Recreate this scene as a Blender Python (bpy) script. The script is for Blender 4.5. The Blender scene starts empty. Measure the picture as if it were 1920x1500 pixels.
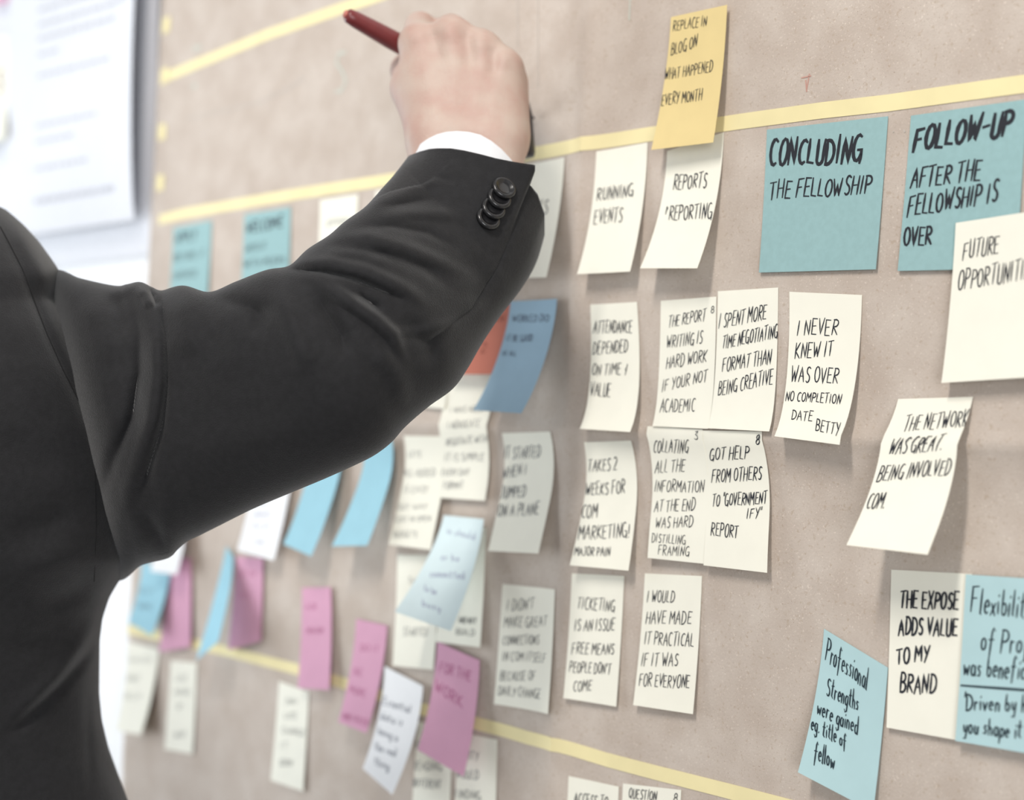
import bpy, bmesh, math, random
import numpy as np
from mathutils import Vector, Matrix
from mathutils.bvhtree import BVHTree

# ------------------------------------------------------------------ camera
W, H, F = 1920.0, 1500.0, 2903.0
CX, CY = 960.0, 750.0
# world axes written in camera coordinates (right, up, back)
Zc = Vector((0.05, 0.998, -0.0324)).normalized()
Xc = -Vector((-0.8526, 0.0103, -1.0)).normalized()
Yc = Zc.cross(Xc).normalized(); Xc = Yc.cross(Zc).normalized()
M = Matrix((Xc, Yc, Zc))            # camera -> world
def ray(px, py):
    return M @ Vector(((px-CX)/F, -(py-CY)/F, -1.0))      # depth 1
DIST = 0.794*ray(1545, 370).y
CAM = Vector((0.0, -DIST, 1.34))
cd = bpy.data.cameras.new('camera'); cam = bpy.data.objects.new('camera', cd)
bpy.context.scene.collection.objects.link(cam)
cam.matrix_world = Matrix.Translation(CAM) @ M.to_4x4()
cd.sensor_width = 36.0; cd.lens = F/W*36.0; cd.clip_start = 0.02
cd.dof.use_dof = True; cd.dof.focus_distance = 0.79; cd.dof.aperture_fstop = 4.3
bpy.context.scene.camera = cam
sc = bpy.context.scene

# ------------------------------------------------------------------ light
wd = bpy.data.worlds.new('world'); sc.world = wd; wd.use_nodes = True
wd.node_tree.nodes['Background'].inputs[0].default_value = (1.0, 0.985, 0.965, 1)
wd.node_tree.nodes['Background'].inputs[1].default_value = 0.50
def area(name, loc, target, sx, sy, power, col):
    l = bpy.data.lights.new(name, 'AREA'); l.shape = 'RECTANGLE'; l.size = sx; l.size_y = sy
    l.energy = power; l.color = col
    o = bpy.data.objects.new(name, l); sc.collection.objects.link(o); o.location = loc
    o.rotation_euler = (Vector(target)-Vector(loc)).to_track_quat('-Z', 'Z').to_euler()
    return o
# ceiling strip light in front of the board, window daylight from the far left
area('ceiling_strip_light', (-0.22, -1.2, 2.5), (-0.3, 0.0, 1.3), 0.15, 0.6, 23, (1.0, 0.95, 0.89))
area('window_daylight', (-2.9, -1.30, 1.1), (-0.8, 0.0, 1.2), 1.4, 2.0, 80, (0.86, 0.94, 1.0))
area('fill_behind_camera', (4.8, -4.4, 1.2), (-0.8, 0.0, 1.1), 2.8, 1.8, 215, (0.96, 0.98, 1.0))  # added unseen fill from the camera side, evens out and brightens the board
sc.view_settings.view_transform = 'Standard'; sc.view_settings.look = 'None'
sc.view_settings.gamma = 1.0; sc.view_settings.use_curve_mapping = False
sc.view_settings.exposure = -0.2

# ------------------------------------------------------------------ helpers
rnd = random.Random(7)
def P(px, py, z): return CAM + ray(px, py)*z
def on_y(px, py, y):
    r = ray(px, py); return CAM + r*((y-CAM.y)/r.y)
Mi = M.transposed()
def proj(p):
    c = Mi @ (p-CAM); return (CX+F*c.x/-c.z, CY-F*c.y/-c.z, -c.z)
def lin(c):
    return tuple(((v/255)/12.92 if v/255 <= .04045 else ((v/255+.055)/1.055)**2.4) for v in c)
def mat(name, rgb, rough=.85, var=.06, scale=60, bump=0.0, bscale=900, transl=0.0, spec=.2, rgb2=None, metal=0, coat=0, sheen=0, detail=4):
    m = bpy.data.materials.new(name); m.use_nodes = True
    nt = m.node_tree; N = nt.nodes; L = nt.links
    b = N['Principled BSDF']; out = N['Material Output']
    c = lin(rgb)
    c2 = lin(rgb2) if rgb2 else tuple(v*(1-var*2) for v in c)
    tc = N.new('ShaderNodeTexCoord'); nz = N.new('ShaderNodeTexNoise')
    nz.inputs['Scale'].default_value = scale; nz.inputs['Detail'].default_value = detail
    L.new(tc.outputs['Object'], nz.inputs['Vector'])
    rp = N.new('ShaderNodeValToRGB'); rp.color_ramp.elements[0].position = .35; rp.color_ramp.elements[1].position = .65
    rp.color_ramp.elements[0].color = (*c2, 1); rp.color_ramp.elements[1].color = (*c, 1)
    L.new(nz.outputs['Fac'], rp.inputs['Fac']); L.new(rp.outputs['Color'], b.inputs['Base Color'])
    b.inputs['Roughness'].default_value = rough; b.inputs['Specular IOR Level'].default_value = spec
    b.inputs['Metallic'].default_value = metal; b.inputs['Coat Weight'].default_value = coat
    if sheen: b.inputs['Sheen Weight'].default_value = sheen; b.inputs['Sheen Roughness'].default_value = .4
    if bump:
        n2 = N.new('ShaderNodeTexNoise'); n2.inputs['Scale'].default_value = bscale; n2.inputs['Detail'].default_value = 3
        L.new(tc.outputs['Object'], n2.inputs['Vector'])
        bp = N.new('ShaderNodeBump'); bp.inputs['Strength'].default_value = bump; bp.inputs['Distance'].default_value = .0006
        L.new(n2.outputs['Fac'], bp.inputs['Height']); L.new(bp.outputs['Normal'], b.inputs['Normal'])
    if transl:
        t = N.new('ShaderNodeBsdfTranslucent'); mx = N.new('ShaderNodeMixShader'); mx.inputs[0].default_value = transl
        L.new(rp.outputs['Color'], t.inputs['Color'])
        L.new(b.outputs[0], mx.inputs[1]); L.new(t.outputs[0], mx.inputs[2]); L.new(mx.outputs[0], out.inputs['Surface'])
    return m
def mk(name, verts, faces, m, parent=None, smooth=True, fm=None):
    me = bpy.data.meshes.new(name); me.from_pydata([tuple(v) for v in verts], [], faces); me.update()
    for mm in (m if isinstance(m, list) else [m]): me.materials.append(mm)
    if smooth: me.polygons.foreach_set('use_smooth', [True]*len(me.polygons))
    o = bpy.data.objects.new(name, me); sc.collection.objects.link(o)
    if parent: o.parent = parent
    return o
def sharpen(o):
    o.data.set_sharp_from_angle(angle=1.0)
def tag(o, label=None, cat=None, group=None, kind=None):
    if label: o['label'] = label
    if cat: o['category'] = cat
    if group: o['group'] = group
    if kind: o['kind'] = kind
    return o
def recalc(o):
    bm = bmesh.new(); bm.from_mesh(o.data); bmesh.ops.recalc_face_normals(bm, faces=bm.faces); bm.to_mesh(o.data); bm.free()
    return o
def box(name, lo, hi, m, parent=None):
    x0, y0, z0 = lo; x1, y1, z1 = hi
    v = [(x0,y0,z0),(x1,y0,z0),(x1,y1,z0),(x0,y1,z0),(x0,y0,z1),(x1,y0,z1),(x1,y1,z1),(x0,y1,z1)]
    f = [(0,3,2,1),(4,5,6,7),(0,1,5,4),(1,2,6,5),(2,3,7,6),(3,0,4,7)]
    return mk(name, v, f, m, parent, smooth=False)
def tube_geo(pts, r, n=8, V=None, Fc=None):
    V = [] if V is None else V; Fc = [] if Fc is None else Fc
    base = len(V); k = len(pts)
    rr = r if isinstance(r, (list, tuple)) else [r]*k
    up = Vector((0.13, 0.31, 0.94))
    for i, p in enumerate(pts):
        a = pts[max(i-1, 0)]; b = pts[min(i+1, k-1)]
        t = (b-a).normalized(); s = t.cross(up).normalized(); u = s.cross(t)
        for j in range(n):
            an = 2*math.pi*j/n; V.append(p + (s*math.cos(an)+u*math.sin(an))*rr[i])
    for i in range(k-1):
        for j in range(n):
            a = base+i*n+j; b = base+i*n+(j+1) % n
            Fc.append((a, b, b+n, a+n))
    Fc.append(tuple(base+j for j in range(n))[::-1]); Fc.append(tuple(base+(k-1)*n+j for j in range(n)))
    return V, Fc
def interp(tab, t):
    for (a, va), (b, vb) in zip(tab, tab[1:]):
        if t <= b: return va+(vb-va)*max(0, (t-a))/(b-a) if b > a else vb
    return tab[-1][1]

# ------------------------------------------------------------------ materials
MW = mat('white_wall_paint', (242, 242, 243), .9, .01)
MWP = mat('white_sheet_paper', (224, 225, 230), .8, .01, transl=.1)
MK = mat('kraft_paper', (194, 183, 173), .95, .045, 35, bump=.35, bscale=700, spec=.1, rgb2=(182, 169, 158), detail=8)
_n = MK.node_tree.nodes; _l = MK.node_tree.links
_b = _n['Principled BSDF']; _src = _b.inputs['Base Color'].links[0].from_socket
_t = _n.new('ShaderNodeTexCoord')
for _sc, _lo, _hi, _c, _f in ((420, .60, .70, (168, 150, 132), .5), (900, .62, .74, (226, 215, 204), .5), (160, .50, .68, (184, 172, 162), .35), (1500, .66, .74, (130, 112, 96), .6)):
    _z = _n.new('ShaderNodeTexNoise'); _z.inputs['Scale'].default_value = _sc; _z.inputs['Detail'].default_value = 2
    _l.new(_t.outputs['Object'], _z.inputs['Vector'])
    _m = _n.new('ShaderNodeMapRange'); _m.inputs[1].default_value = _lo; _m.inputs[2].default_value = _hi; _m.inputs[4].default_value = _f
    _l.new(_z.outputs['Fac'], _m.inputs[0])
    _x = _n.new('ShaderNodeMixRGB'); _x.inputs[2].default_value = (*lin(_c), 1)
    _l.new(_m.outputs[0], _x.inputs[0]); _l.new(_src, _x.inputs[1]); _src = _x.outputs[0]
_l.new(_src, _b.inputs['Base Color'])
MT = mat('yellow_paper_tape', (232, 220, 172), .8, .03, 40, spec=.2)
PAPER = {
 'C': mat('cream_note_paper', (244, 242, 229), .9, .012, transl=.10, spec=.1),
 'W': mat('white_note_paper', (243, 244, 246), .9, .012, transl=.10, spec=.1),
 'T': mat('teal_note_paper', (156, 190, 192), .9, .03, 300, transl=.10, spec=.1),
 'L': mat('light_blue_note_paper', (182, 212, 216), .9, .02, transl=.10, spec=.1),
 'S': mat('sky_blue_note_paper', (160, 205, 220), .9, .02, transl=.08, spec=.1),
 'I': mat('icy_blue_note_paper', (224, 240, 243), .9, .02, transl=.10, spec=.1),
 'D': mat('blue_note_paper', (156, 184, 203), .9, .02, transl=.08, spec=.1),
 'P': mat('pink_note_paper', (214, 164, 188), .9, .02, transl=.08, spec=.1),
 'Y': mat('amber_note_paper', (230, 210, 154), .9, .02, transl=.10, spec=.1),
 'R': mat('orange_note_paper', (192, 122, 106), .9, .03, transl=.10, spec=.1)}
INK = {'k': mat('black_marker_ink', (46, 48, 54), .6, .05), 'g': mat('soft_grey_ink', (108, 110, 112), .7, .05),
       't': mat('dark_teal_ink', (42, 56, 64), .6, .05), 'm': mat('magenta_ink', (176, 96, 136), .7, .05),
       'v': mat('lilac_ink', (160, 165, 190), .7, .05), 'n': mat('navy_ink', (60, 68, 92), .6, .05),
       'r': mat('brown_ink', (120, 60, 50), .7, .05)}
MS = mat('dark_wool_suiting', (34, 34, 36), .82, .10, 260, bump=.5, bscale=1500, spec=.25, sheen=.22)
MSD = mat('dark_seam_thread', (30, 30, 31), .9, .05)
MBT = mat('black_horn_button', (30, 30, 32), .25, .1, 300, spec=.6)
MSH = mat('white_shirt_cotton', (230, 231, 234), .8, .01, bump=.15, bscale=1500)
MSK = mat('skin', (190, 171, 159), .55, .03, 45, bump=.35, bscale=650, rgb2=(182, 151, 140), spec=.35)
MSK.node_tree.nodes['Principled BSDF'].inputs['Subsurface Weight'].default_value = .06
MSK.node_tree.nodes['Principled BSDF'].inputs['Subsurface Radius'].default_value = (.008, .003, .002)
MPN = mat('red_pen_plastic', (116, 46, 47), .35, .05, 200, spec=.5)
MPD = mat('dark_pen_plastic', (38, 34, 42), .4, .05, 200, spec=.5)

# ------------------------------------------------------------------ room shell
tag(box('wall_back', (-4.5, .012, 0), (2.5, .14, 3.0), MW), kind='structure')
tag(box('floor', (-4.5, -5.0, -.06), (2.5, .14, 0), mat('grey_carpet', (150, 146, 142), .95, .06, 80)), kind='structure')
tag(box('baseboard_back', (-4.5, -.004, 0), (2.5, .012, .10), MW), kind='structure')

# ------------------------------------------------------------------ kraft board
XL0 = on_y(308, 0, 0).x; XL1 = on_y(231, 1500, 0).x
ZT = on_y(960, -330, 0).z; ZB = on_y(960, 1900, 0).z
crX = on_y(1078, 800, 0).x; crZ = on_y(1630, 826, 0).z
def by(x, z):       # relief of the folded paper (towards the room is negative)
    dx = x-crX; dz = z-crZ
    y = -.0040*math.exp(-abs(dx)/.011) + .0014*math.exp(-((dx+.045)/.03)**2)
    y += -.0046*math.exp(-abs(dz)/.010) + .0020*math.exp(-((dz+.03)/.022)**2)
    y += .0006*math.sin(x*21+z*5)*math.sin(z*17+1)
    return y-.0026
def onb(px, py, off):      # point of the folded paper surface, lifted by off
    y = -.0026
    for _ in range(5):
        q = on_y(px, py, y); y = by(q.x, q.z)-off
    return on_y(px, py, y)
bx1 = .75; nx, nz = 420, 260
vs = []; fs = []
def xl(z): return XL0+(XL1-XL0)*(on_y(308, 0, 0).z-z)/(on_y(308, 0, 0).z-on_y(231, 1500, 0).z)
for j in range(nz+1):
    z = ZB+(ZT-ZB)*j/nz; a = xl(z)
    for i in range(nx+1):
        x = a+(bx1-a)*i/nx; vs.append((x, by(x, z), z))
for j in range(nz):
    for i in range(nx):
        a = j*(nx+1)+i; fs.append((a, a+1, a+nx+2, a+nx+1))
board = mk('paper_board', vs, fs, MK)
so = board.modifiers.new('thick', 'SOLIDIFY'); so.thickness = .0012; so.offset = -1
tag(board, 'large sheet of brown kraft paper with fold creases covering the wall, holding all the notes', 'board')

def ribbon(pts, w, off=.0003, flat=True):
    """strip along 2-D board points (x,z) of width w metres, returned as verts/faces with thickness"""
    V = []; Fc = []
    k = len(pts)
    for i, p in enumerate(pts):
        a = pts[max(0, i-1)]; b = pts[min(k-1, i+1)]
        tx, tz = b[0]-a[0], b[1]-a[1]; l = math.hypot(tx, tz) or 1
        nx_, nz_ = -tz/l*w/2, tx/l*w/2
        for s in (1, -1):
            x = p[0]+s*nx_; z = p[1]+s*nz_; V.append((x, by(x, z)-off, z))
    for i in range(k-1):
        a = 2*i; Fc.append((a, a+1, a+3, a+2))
    n = len(V)
    V += [(x, y+off*.8, z) for x, y, z in V]
    Fc += [tuple(q+n for q in f[::-1]) for f in Fc]
    for i in range(k-1):
        a = 2*i; Fc.append((a, a+2, a+2+n, a+n)); Fc.append((a+1, a+1+n, a+3+n, a+3))
    Fc.append((0, n, n+1, 1)); Fc.append((2*k-2, 2*k-1, 2*k-1+n, 2*k-2+n))
    return V, Fc
def board_line(pix, sub=24):
    q = [onb(x, y, .0004) for x, y in pix]; out = []
    for a, b in zip(q, q[1:]):
        for s in range(sub): out.append((a.x+(b.x-a.x)*s/sub, a.z+(b.z-a.z)*s/sub))
    out.append((q[-1].x, q[-1].z)); return out
def tape(pix, w, label):
    V, Fc = ribbon(board_line(pix), w, .0004)
    o = mk('masking_tape', V, Fc, MT, smooth=False)
    return tag(o, label, 'tape', 'yellow tape lines on the board')
tape([(309,145),(400,107),(500,65),(633,18),(692,-2),(800,-40),(1300,-215)], .0088, 'short pale yellow tape line crossing behind the red pen, topmost of the three')
tape([(298,412),(345,400),(560,363),(740,335),(1000,288),(1060,277),(1215,252),(1400,226),(1540,207),(1665,193),(1920,157),(2200,116)], .0085, 'long pale yellow tape line running above the teal notes and behind the wrist')
tape([(239,1180),(393,1214),(430,1222),(553,1254),(634,1278),(792,1330),(900,1358),(988,1383),(1047,1398),(1135,1424),(1222,1447),(1360,1482),(1700,1572)], .0080, 'pale yellow tape line sloping across the bottom beneath the pink notes')
tab_l = ['topmost small yellow tab on the board left edge', 'small yellow tab where the top tape line meets the board left edge',
         'small yellow tab on the board left edge midway between the two tape lines', 'small yellow tab on the board left edge just above the second tape line']
for (x, y), lb in zip([(315,48),(311,143),(306,248),(302,343)], tab_l):
    c = on_y(x, y, -.002)
    V, Fc = ribbon([(c.x-.006, c.z), (c.x+.006, c.z)], .0135, .0009)
    tag(mk('tape_tab', V, Fc, MT, smooth=False), lb, 'tape', 'small yellow tabs on the board edge')
def mark(pix, w, m, label):
    V = []; Fc = []
    for pl in pix:
        v, f = ribbon(board_line(pl, 6), w, .00025); b = len(V); V += v; Fc += [tuple(i+b for i in q) for q in f]
    o = mk('pen_mark', V, Fc, m, board, smooth=False); o['label'] = label
MPM = mat('faint_pencil', (186, 178, 170), .9, .02); MPG = mat('faint_green_ink', (188, 192, 182), .9, .02); MPR = mat('faint_red_ink', (190, 150, 138), .9, .02)
mark([[(350,222),(430,205),(490,190),(540,165),(572,145)]], .0012, MPM, 'faint curved pencil line')
mark([[(970,-10),(970,88)],[(1008,-10),(1008,165)]], .0007, MPM, 'two faint vertical pencil lines')
mark([[(648,98),(634,100),(630,118),(642,135),(648,152),(640,170),(628,172)]], .0022, MPG, 'faint green letter')
mark([[(362,92),(376,88)],[(366,110),(362,135)],[(360,162),(368,160)]], .0035, MPG, 'faint green scribble')
mark([[(1181,-5),(1179,38)]], .0010, MPG, 'short green tick')
mark([[(1502,146),(1520,142)],[(1510,150),(1512,172)],[(1517,138),(1512,168)]], .0007, MPR, 'small red scratch')
mark([[(1674,246),(1675,248)],[(1694,243),(1696,248)]], .0009, MPM, 'two pin pricks')

# ------------------------------------------------------------------ stroke lettering
def arc(cx, cy, rx, ry, a0, a1, n=7):
    return [(cx+rx*math.cos(math.radians(a0+(a1-a0)*i/n)), cy+ry*math.sin(math.radians(a0+(a1-a0)*i/n))) for i in range(n+1)]
G = {
'A': [[(0,0),(.32,1),(.62,0)],[(.1,.38),(.55,.38)]],
'B': [[(.05,0),(.08,1)],[(.08,1)]+arc(.25,.76,.27,.24,90,-90)+[(.1,.5)],[(.1,.52)]+arc(.25,.26,.33,.26,90,-90)+[(.05,0)]],
'C': [arc(.34,.5,.32,.5,55,300,9)],
'D': [[(.05,0),(.06,1)],[(0,1)]+arc(.15,.5,.45,.5,90,-90,9)+[(.02,0)]],
'E': [[(.52,.98),(.06,1),(.04,.02),(.52,0)],[(.05,.52),(.42,.54)]],
'F': [[(.55,1),(.08,.97),(.03,0)],[(.05,.52),(.42,.54)]],
'G': [arc(.34,.5,.32,.5,60,330,10)+[(.62,.42),(.36,.42)],[(.62,.42),(.6,-.08)]],
'H': [[(.04,1),(.02,0)],[(.56,1),(.54,0)],[(.03,.5),(.55,.52)]],
'I': [[(.1,1),(.06,0)]],
'J': [[(.1,1),(.45,1)],[(.32,1),(.32,.15),(.2,0),(.02,.1)]],
'K': [[(.05,1),(.03,0)],[(.52,1),(.06,.46),(.56,0)]],
'L': [[(.05,1),(.03,.05),(.45,0)]],
'M': [[(0,0),(.08,1),(.36,.35),(.64,1),(.7,0)]],
'N': [[(.02,0),(.06,1),(.5,0),(.56,1)]],
'O': [arc(.31,.5,.29,.5,95,455,12)],
'P': [[(.03,0),(.08,1)],[(.02,.98)]+arc(.25,.74,.3,.25,90,-90)+[(.08,.48)]],
'Q': [arc(.31,.5,.29,.48,95,455,12),[(.36,.2),(.62,-.08)]],
'R': [[(.03,0),(.08,1)],[(.02,.98)]+arc(.25,.76,.28,.23,90,-90)+[(.1,.5),(.56,0)]],
'S': [[(.5,.9)]+arc(.3,.76,.2,.23,50,230,6)+[(.38,.45)]+arc(.27,.24,.22,.24,50,-140,6)],
'T': [[(0,.98),(.58,1.03)],[(.3,1),(.26,0)]],
'U': [[(.04,1),(.06,.25)]+arc(.28,.22,.23,.22,190,350,6)+[(.54,1)]],
'V': [[(0,1),(.26,0),(.54,1.03)]],
'W': [[(0,1),(.18,0),(.36,.72),(.52,0),(.76,1.03)]],
'X': [[(0,1),(.55,0)],[(.55,1),(0,0)]],
'Y': [[(0,1),(.26,.5)],[(.54,1.03),(.16,-.05)]],
'Z': [[(0,1),(.5,1),(0,0),(.52,0)]],
'2': [arc(.25,.74,.24,.25,150,-20,6)+[(.02,0),(.52,0)]],
'8': [arc(.24,.75,.17,.24,-90,270,9),arc(.24,.26,.22,.26,90,450,9)],
'3': [[(.05,.95),(.4,1),(.2,.58)]+arc(.2,.28,.25,.28,80,-150,7)],
"'": [[(.06,1.05),(.04,.75)]], '"': [[(.04,1.08),(.02,.8)],[(.2,1.08),(.18,.8)]],
'.': [[(.05,0),(.08,.06)]], '!': [[(.16,1),(.08,.28)],[(.05,0),(.07,.05)]], '-': [[(.05,.48),(.4,.52)]],
'&': [[(.1,.45),(.26,.25),(.46,.8)],[(.42,.75),(.2,-.1)]], '#': [[(.05,.2),(.1,.9)],[(.1,.9),(.28,.7),(.1,.5)]],
'a': [arc(.2,.26,.18,.26,60,390,9)+[(.38,.5),(.4,0)]], 'b': [[(.04,1),(.04,.1)],arc(.2,.24,.17,.24,150,-150,8)],
'c': [arc(.22,.26,.18,.26,50,310,8)], 'd': [arc(.2,.26,.18,.26,60,390,9),[(.42,1.05),(.4,0)]],
'e': [[(.05,.25),(.36,.3)]+arc(.2,.26,.17,.26,10,310,8)], 'f': [[(.42,.9),(.3,1.02),(.2,.85),(.15,-.25)],[(0,.5),(.38,.52)]],
'g': [arc(.2,.26,.18,.26,60,390,9),[(.38,.5),(.36,-.3),(.16,-.38),(.04,-.25)]], 'h': [[(.05,1.05),(.03,0)],[(.04,.3),(.2,.52),(.33,.4),(.34,0)]],
'i': [[(.06,.5),(.07,0)],[(.08,.74),(.1,.8)]], 'j': [[(.15,.5),(.13,-.3),(0,-.3)],[(.16,.74),(.17,.8)]],
'k': [[(.04,1),(.03,0)],[(.34,.5),(.06,.24),(.36,0)]], 'l': [[(.07,1.05),(.05,.02),(.12,0)]],
'm': [[(.03,.5),(.03,0)],[(.03,.35),(.15,.52),(.25,.4),(.25,0)],[(.25,.35),(.38,.52),(.5,.4),(.52,0)]],
'n': [[(.03,.5),(.03,0)],[(.03,.32),(.2,.52),(.33,.4),(.34,0)]], 'o': [arc(.2,.26,.18,.26,90,450,9)],
'p': [[(.05,.5),(.0,-.4)],arc(.2,.26,.18,.25,150,-150,8)], 'r': [[(.04,.5),(.04,0)],[(.04,.3),(.16,.5),(.3,.46)]],
's': [[(.32,.46),(.14,.5),(.08,.36),(.28,.2),(.22,.02),(.02,.04)]], 't': [[(.17,.95),(.13,.1),(.3,0)],[(0,.6),(.34,.64)]],
'u': [[(.04,.5),(.06,.1),(.2,0),(.34,.12),(.36,.5),(.38,0)]], 'v': [[(.02,.5),(.18,0),(.36,.5)]],
'w': [[(.02,.5),(.12,0),(.26,.4),(.38,0),(.52,.5)]], 'x': [[(.02,.5),(.34,0)],[(.34,.52),(0,0)]],
'y': [[(.03,.5),(.1,.1),(.3,.15),(.36,.5)],[(.37,.5),(.3,-.35),(.1,-.35)]], '_': [[(0,0),(1,0)]],
}
def adv(ch):
    if ch == ' ': return .38
    if ch == 'I': return .42
    xs = [p[0] for s in G[ch] for p in s]; return max(xs)+.2
def layout(text):
    x = 0; out = []
    for ch in text:
        if ch != ' ':
            jx, jy, js, sh = rnd.uniform(-.02,.02), rnd.uniform(-.05,.05), rnd.uniform(.92,1.08), rnd.uniform(-.06,.06)
            for s in G[ch]:
                out.append([(x+jx+(p[0]+sh*p[1]), jy+p[1]*js) for p in s])
        x += adv(ch)
    w = max(x-.2, .05)
    return [[(a/w, b) for a, b in s] for s in out]

# ------------------------------------------------------------------ sticky notes
COLW = {'C':'cream','W':'white','T':'teal','L':'light blue','S':'sky blue','I':'icy blue','D':'blue','P':'pink','Y':'amber yellow','R':'orange'}
def note(col, q, label, lines=(), ink='k', wt=.8, lift=None, p=1.8, base=0.0, top=.0006, grp='sticky notes on the kraft board', name='sticky_note', bow=0.0, edge=None):
    TL, TR, BR, BL = q
    A = onb(*TL, base+top); B = onb(*TR, base+top)
    lf = []
    for k, (pt, T) in enumerate(((BL, A), (BR, B))):
        if lift is not None:
            l = lift[k] if isinstance(lift, tuple) else lift
        else:
            r = ray(*pt); xt = T.x + (A.z-B.z)*-.0
            tt = (xt-CAM.x)/r.x; l = -(CAM.y+r.y*tt)-.002-base
        lf.append(min(max(l, .0012), .045))
    if lift is None:
        m_ = sum(lf)/2; lf = [(l+m_)/2 for l in lf]
    C = onb(*BL, base+lf[0]); D = onb(*BR, base+lf[1])
    def S(u, v, off=0.0):      # u across, v down the note
        tx = A+(B-A)*u; bt = C+(D-C)*u
        l = lf[0]+(lf[1]-lf[0])*u
        x = tx.x+(bt.x-tx.x)*v; z = tx.z+(bt.z-tx.z)*v
        y = -.002-base-top-(l-top)*(max(v,0)**p) + bow*math.sin(math.pi*min(max(v,0),1))*u
        yb = by(x, z)+.002
        return Vector((x, y+yb-off, z))
    NU, NV, th = 8, 16, .00018
    V = []; Fc = []
    for s in (0, 1):
        for j in range(NV+1):
            for i in range(NU+1): V.append(S(i/NU, j/NV, -th*s))
    n = (NU+1)*(NV+1)
    for j in range(NV):
        for i in range(NU):
            a = j*(NU+1)+i
            Fc.append((a, a+NU+1, a+NU+2, a+1)); Fc.append((a+n, a+1+n, a+NU+2+n, a+NU+1+n))
    for i in range(NU):
        a = i; Fc.append((a, a+1, a+1+n, a+n)); a = NV*(NU+1)+i; Fc.append((a, a+n, a+1+n, a+1))
    for j in range(NV):
        a = j*(NU+1); Fc.append((a, a+n, a+NU+1+n, a+NU+1)); a += NU; Fc.append((a, a+NU+1, a+NU+1+n, a+n))
    o = mk(name, V, Fc, PAPER[col], smooth=False)
    for pl in o.data.polygons: pl.use_smooth = pl.index < NU*NV*2
    sharpen(o)
    tag(o, label, 'note', grp)
    # invert the projection of the sheet so each line of writing sits on it
    def uv(px, py):
        u, v = .5, .5
        for _ in range(12):
            a = proj(S(u, v)); b = proj(S(u+.01, v)); c = proj(S(u, v+.01))
            j11, j12, j21, j22 = (b[0]-a[0])*100, (c[0]-a[0])*100, (b[1]-a[1])*100, (c[1]-a[1])*100
            det = j11*j22-j12*j21 or 1e-9; ex, ey = px-a[0], py-a[1]
            u += (j22*ex-j12*ey)/det; v += (-j21*ex+j11*ey)/det
            u = min(max(u, -.5), 1.5); v = min(max(v, -.2), 1.3)
        return u, v
    wv = (A-B).length; hv = (A-C).length
    for ln in lines:
        TV = []; TF = []
        txt, x0, y0, x1, y1, h = ln[:6]; sl = ln[6] if len(ln) > 6 else .12; w_ = (ln[7] if len(ln) > 7 else wt*.86)*.001
        if txt != '_' and h < 22: w_ *= (h/22)**.6
        u0, v0 = uv(x0, y0); u1, v1 = uv(x1-sl*h*.6, y1); u2, v2 = uv(x0+sl*h, y0-h)
        for s in layout(txt):
            pts = []
            for (a, b), (c, d) in zip(s, s[1:]):
                m_ = 3 if abs(a-c)*(u1-u0)+abs(b-d) > .3 else 1
                for k in range(m_): pts.append((a+(c-a)*k/m_, b+(d-b)*k/m_))
            pts.append(s[-1])
            uvp = [(u0+(u1-u0)*a+(u2-u0)*b, v0+(v1-v0)*a+(v2-v0)*b) for a, b in pts]
            mp = [(max(.0, min(1, u))*wv, min(1, v)*hv) for u, v in uvp]
            b0 = len(TV); k = len(mp); half = len(mp)*2
            if k < 2: continue
            for i, (x, y) in enumerate(mp):
                a = mp[max(0, i-1)]; b = mp[min(k-1, i+1)]
                tx, ty = b[0]-a[0], b[1]-a[1]; l = math.hypot(tx, ty) or 1
                ww = w_*(.62 if i in (0, k-1) else 1.0)*rnd.uniform(.88, 1.1)
                ex, ey = (0, 0)
                if i == 0: ex, ey = -tx/l*w_*.3, -ty/l*w_*.3
                if i == k-1: ex, ey = tx/l*w_*.3, ty/l*w_*.3
                for sg in (1, -1):
                    TV.append(S((x+ex-sg*ty/l*ww/2)/wv, (y+ey+sg*tx/l*ww/2)/hv, .00016))
            for i in range(k-1):
                a = b0+2*i; TF.append((a, a+1, a+3, a+2))
        mk('underline' if txt == '_' else 'written_line', TV, TF, INK[ink], o, smooth=False)
    return o, A, B, C, D, lf

NOTES = []
def N(*a, **k):
    o, A, B, C, D, lf = note(*a, **k)
    NOTES.append((a[2][:34], (A-B).length, (A-C).length, lf)); return o

BIG = 1.9
N('Y', [(1258,32),(1363,9),(1337,267),(1221,281)], 'amber yellow note above the tape, written REPLACE IN BLOG ON WHAT HAPPENED EVERY MONTH',
  [('REPLACE IN',1262,58,1326,48,19),('BLOG ON',1258,103,1308,88,22),('WHAT HAPPENED',1246,150,1337,134,20),('EVERY MONTH',1240,198,1317,188,21)], base=.003, wt=.75)
N('C', [(1118,284),(1214,267),(1181,509),(1082,514)], 'cream note under the tape, written RUNNING EVENTS',
  [('RUNNING',1119,376,1188,368,24),('EVENTS',1113,420,1168,415,26)], wt=.95, p=2.2)
N('C', [(1251,283),(1357,248),(1307,503),(1200,503)], 'cream note tucked under the amber note, written REPORTS & REPORTING',
  [('REPORTS',1262,356,1326,351,26),('#',1247,405,1252,404,20),('REPORTING',1254,413,1336,409,26)], wt=.95, p=2.1)
N('T', [(1438,243),(1665,218),(1642,505),(1423,511)], 'large teal note written CONCLUDING THE FELLOWSHIP',
  [('CONCLUDING',1442,311,1616,303,46,.12,2.0),('THE FELLOWSHIP',1442,373,1634,363,33,.12,1.15)], lift=.0022, p=2)
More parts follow.
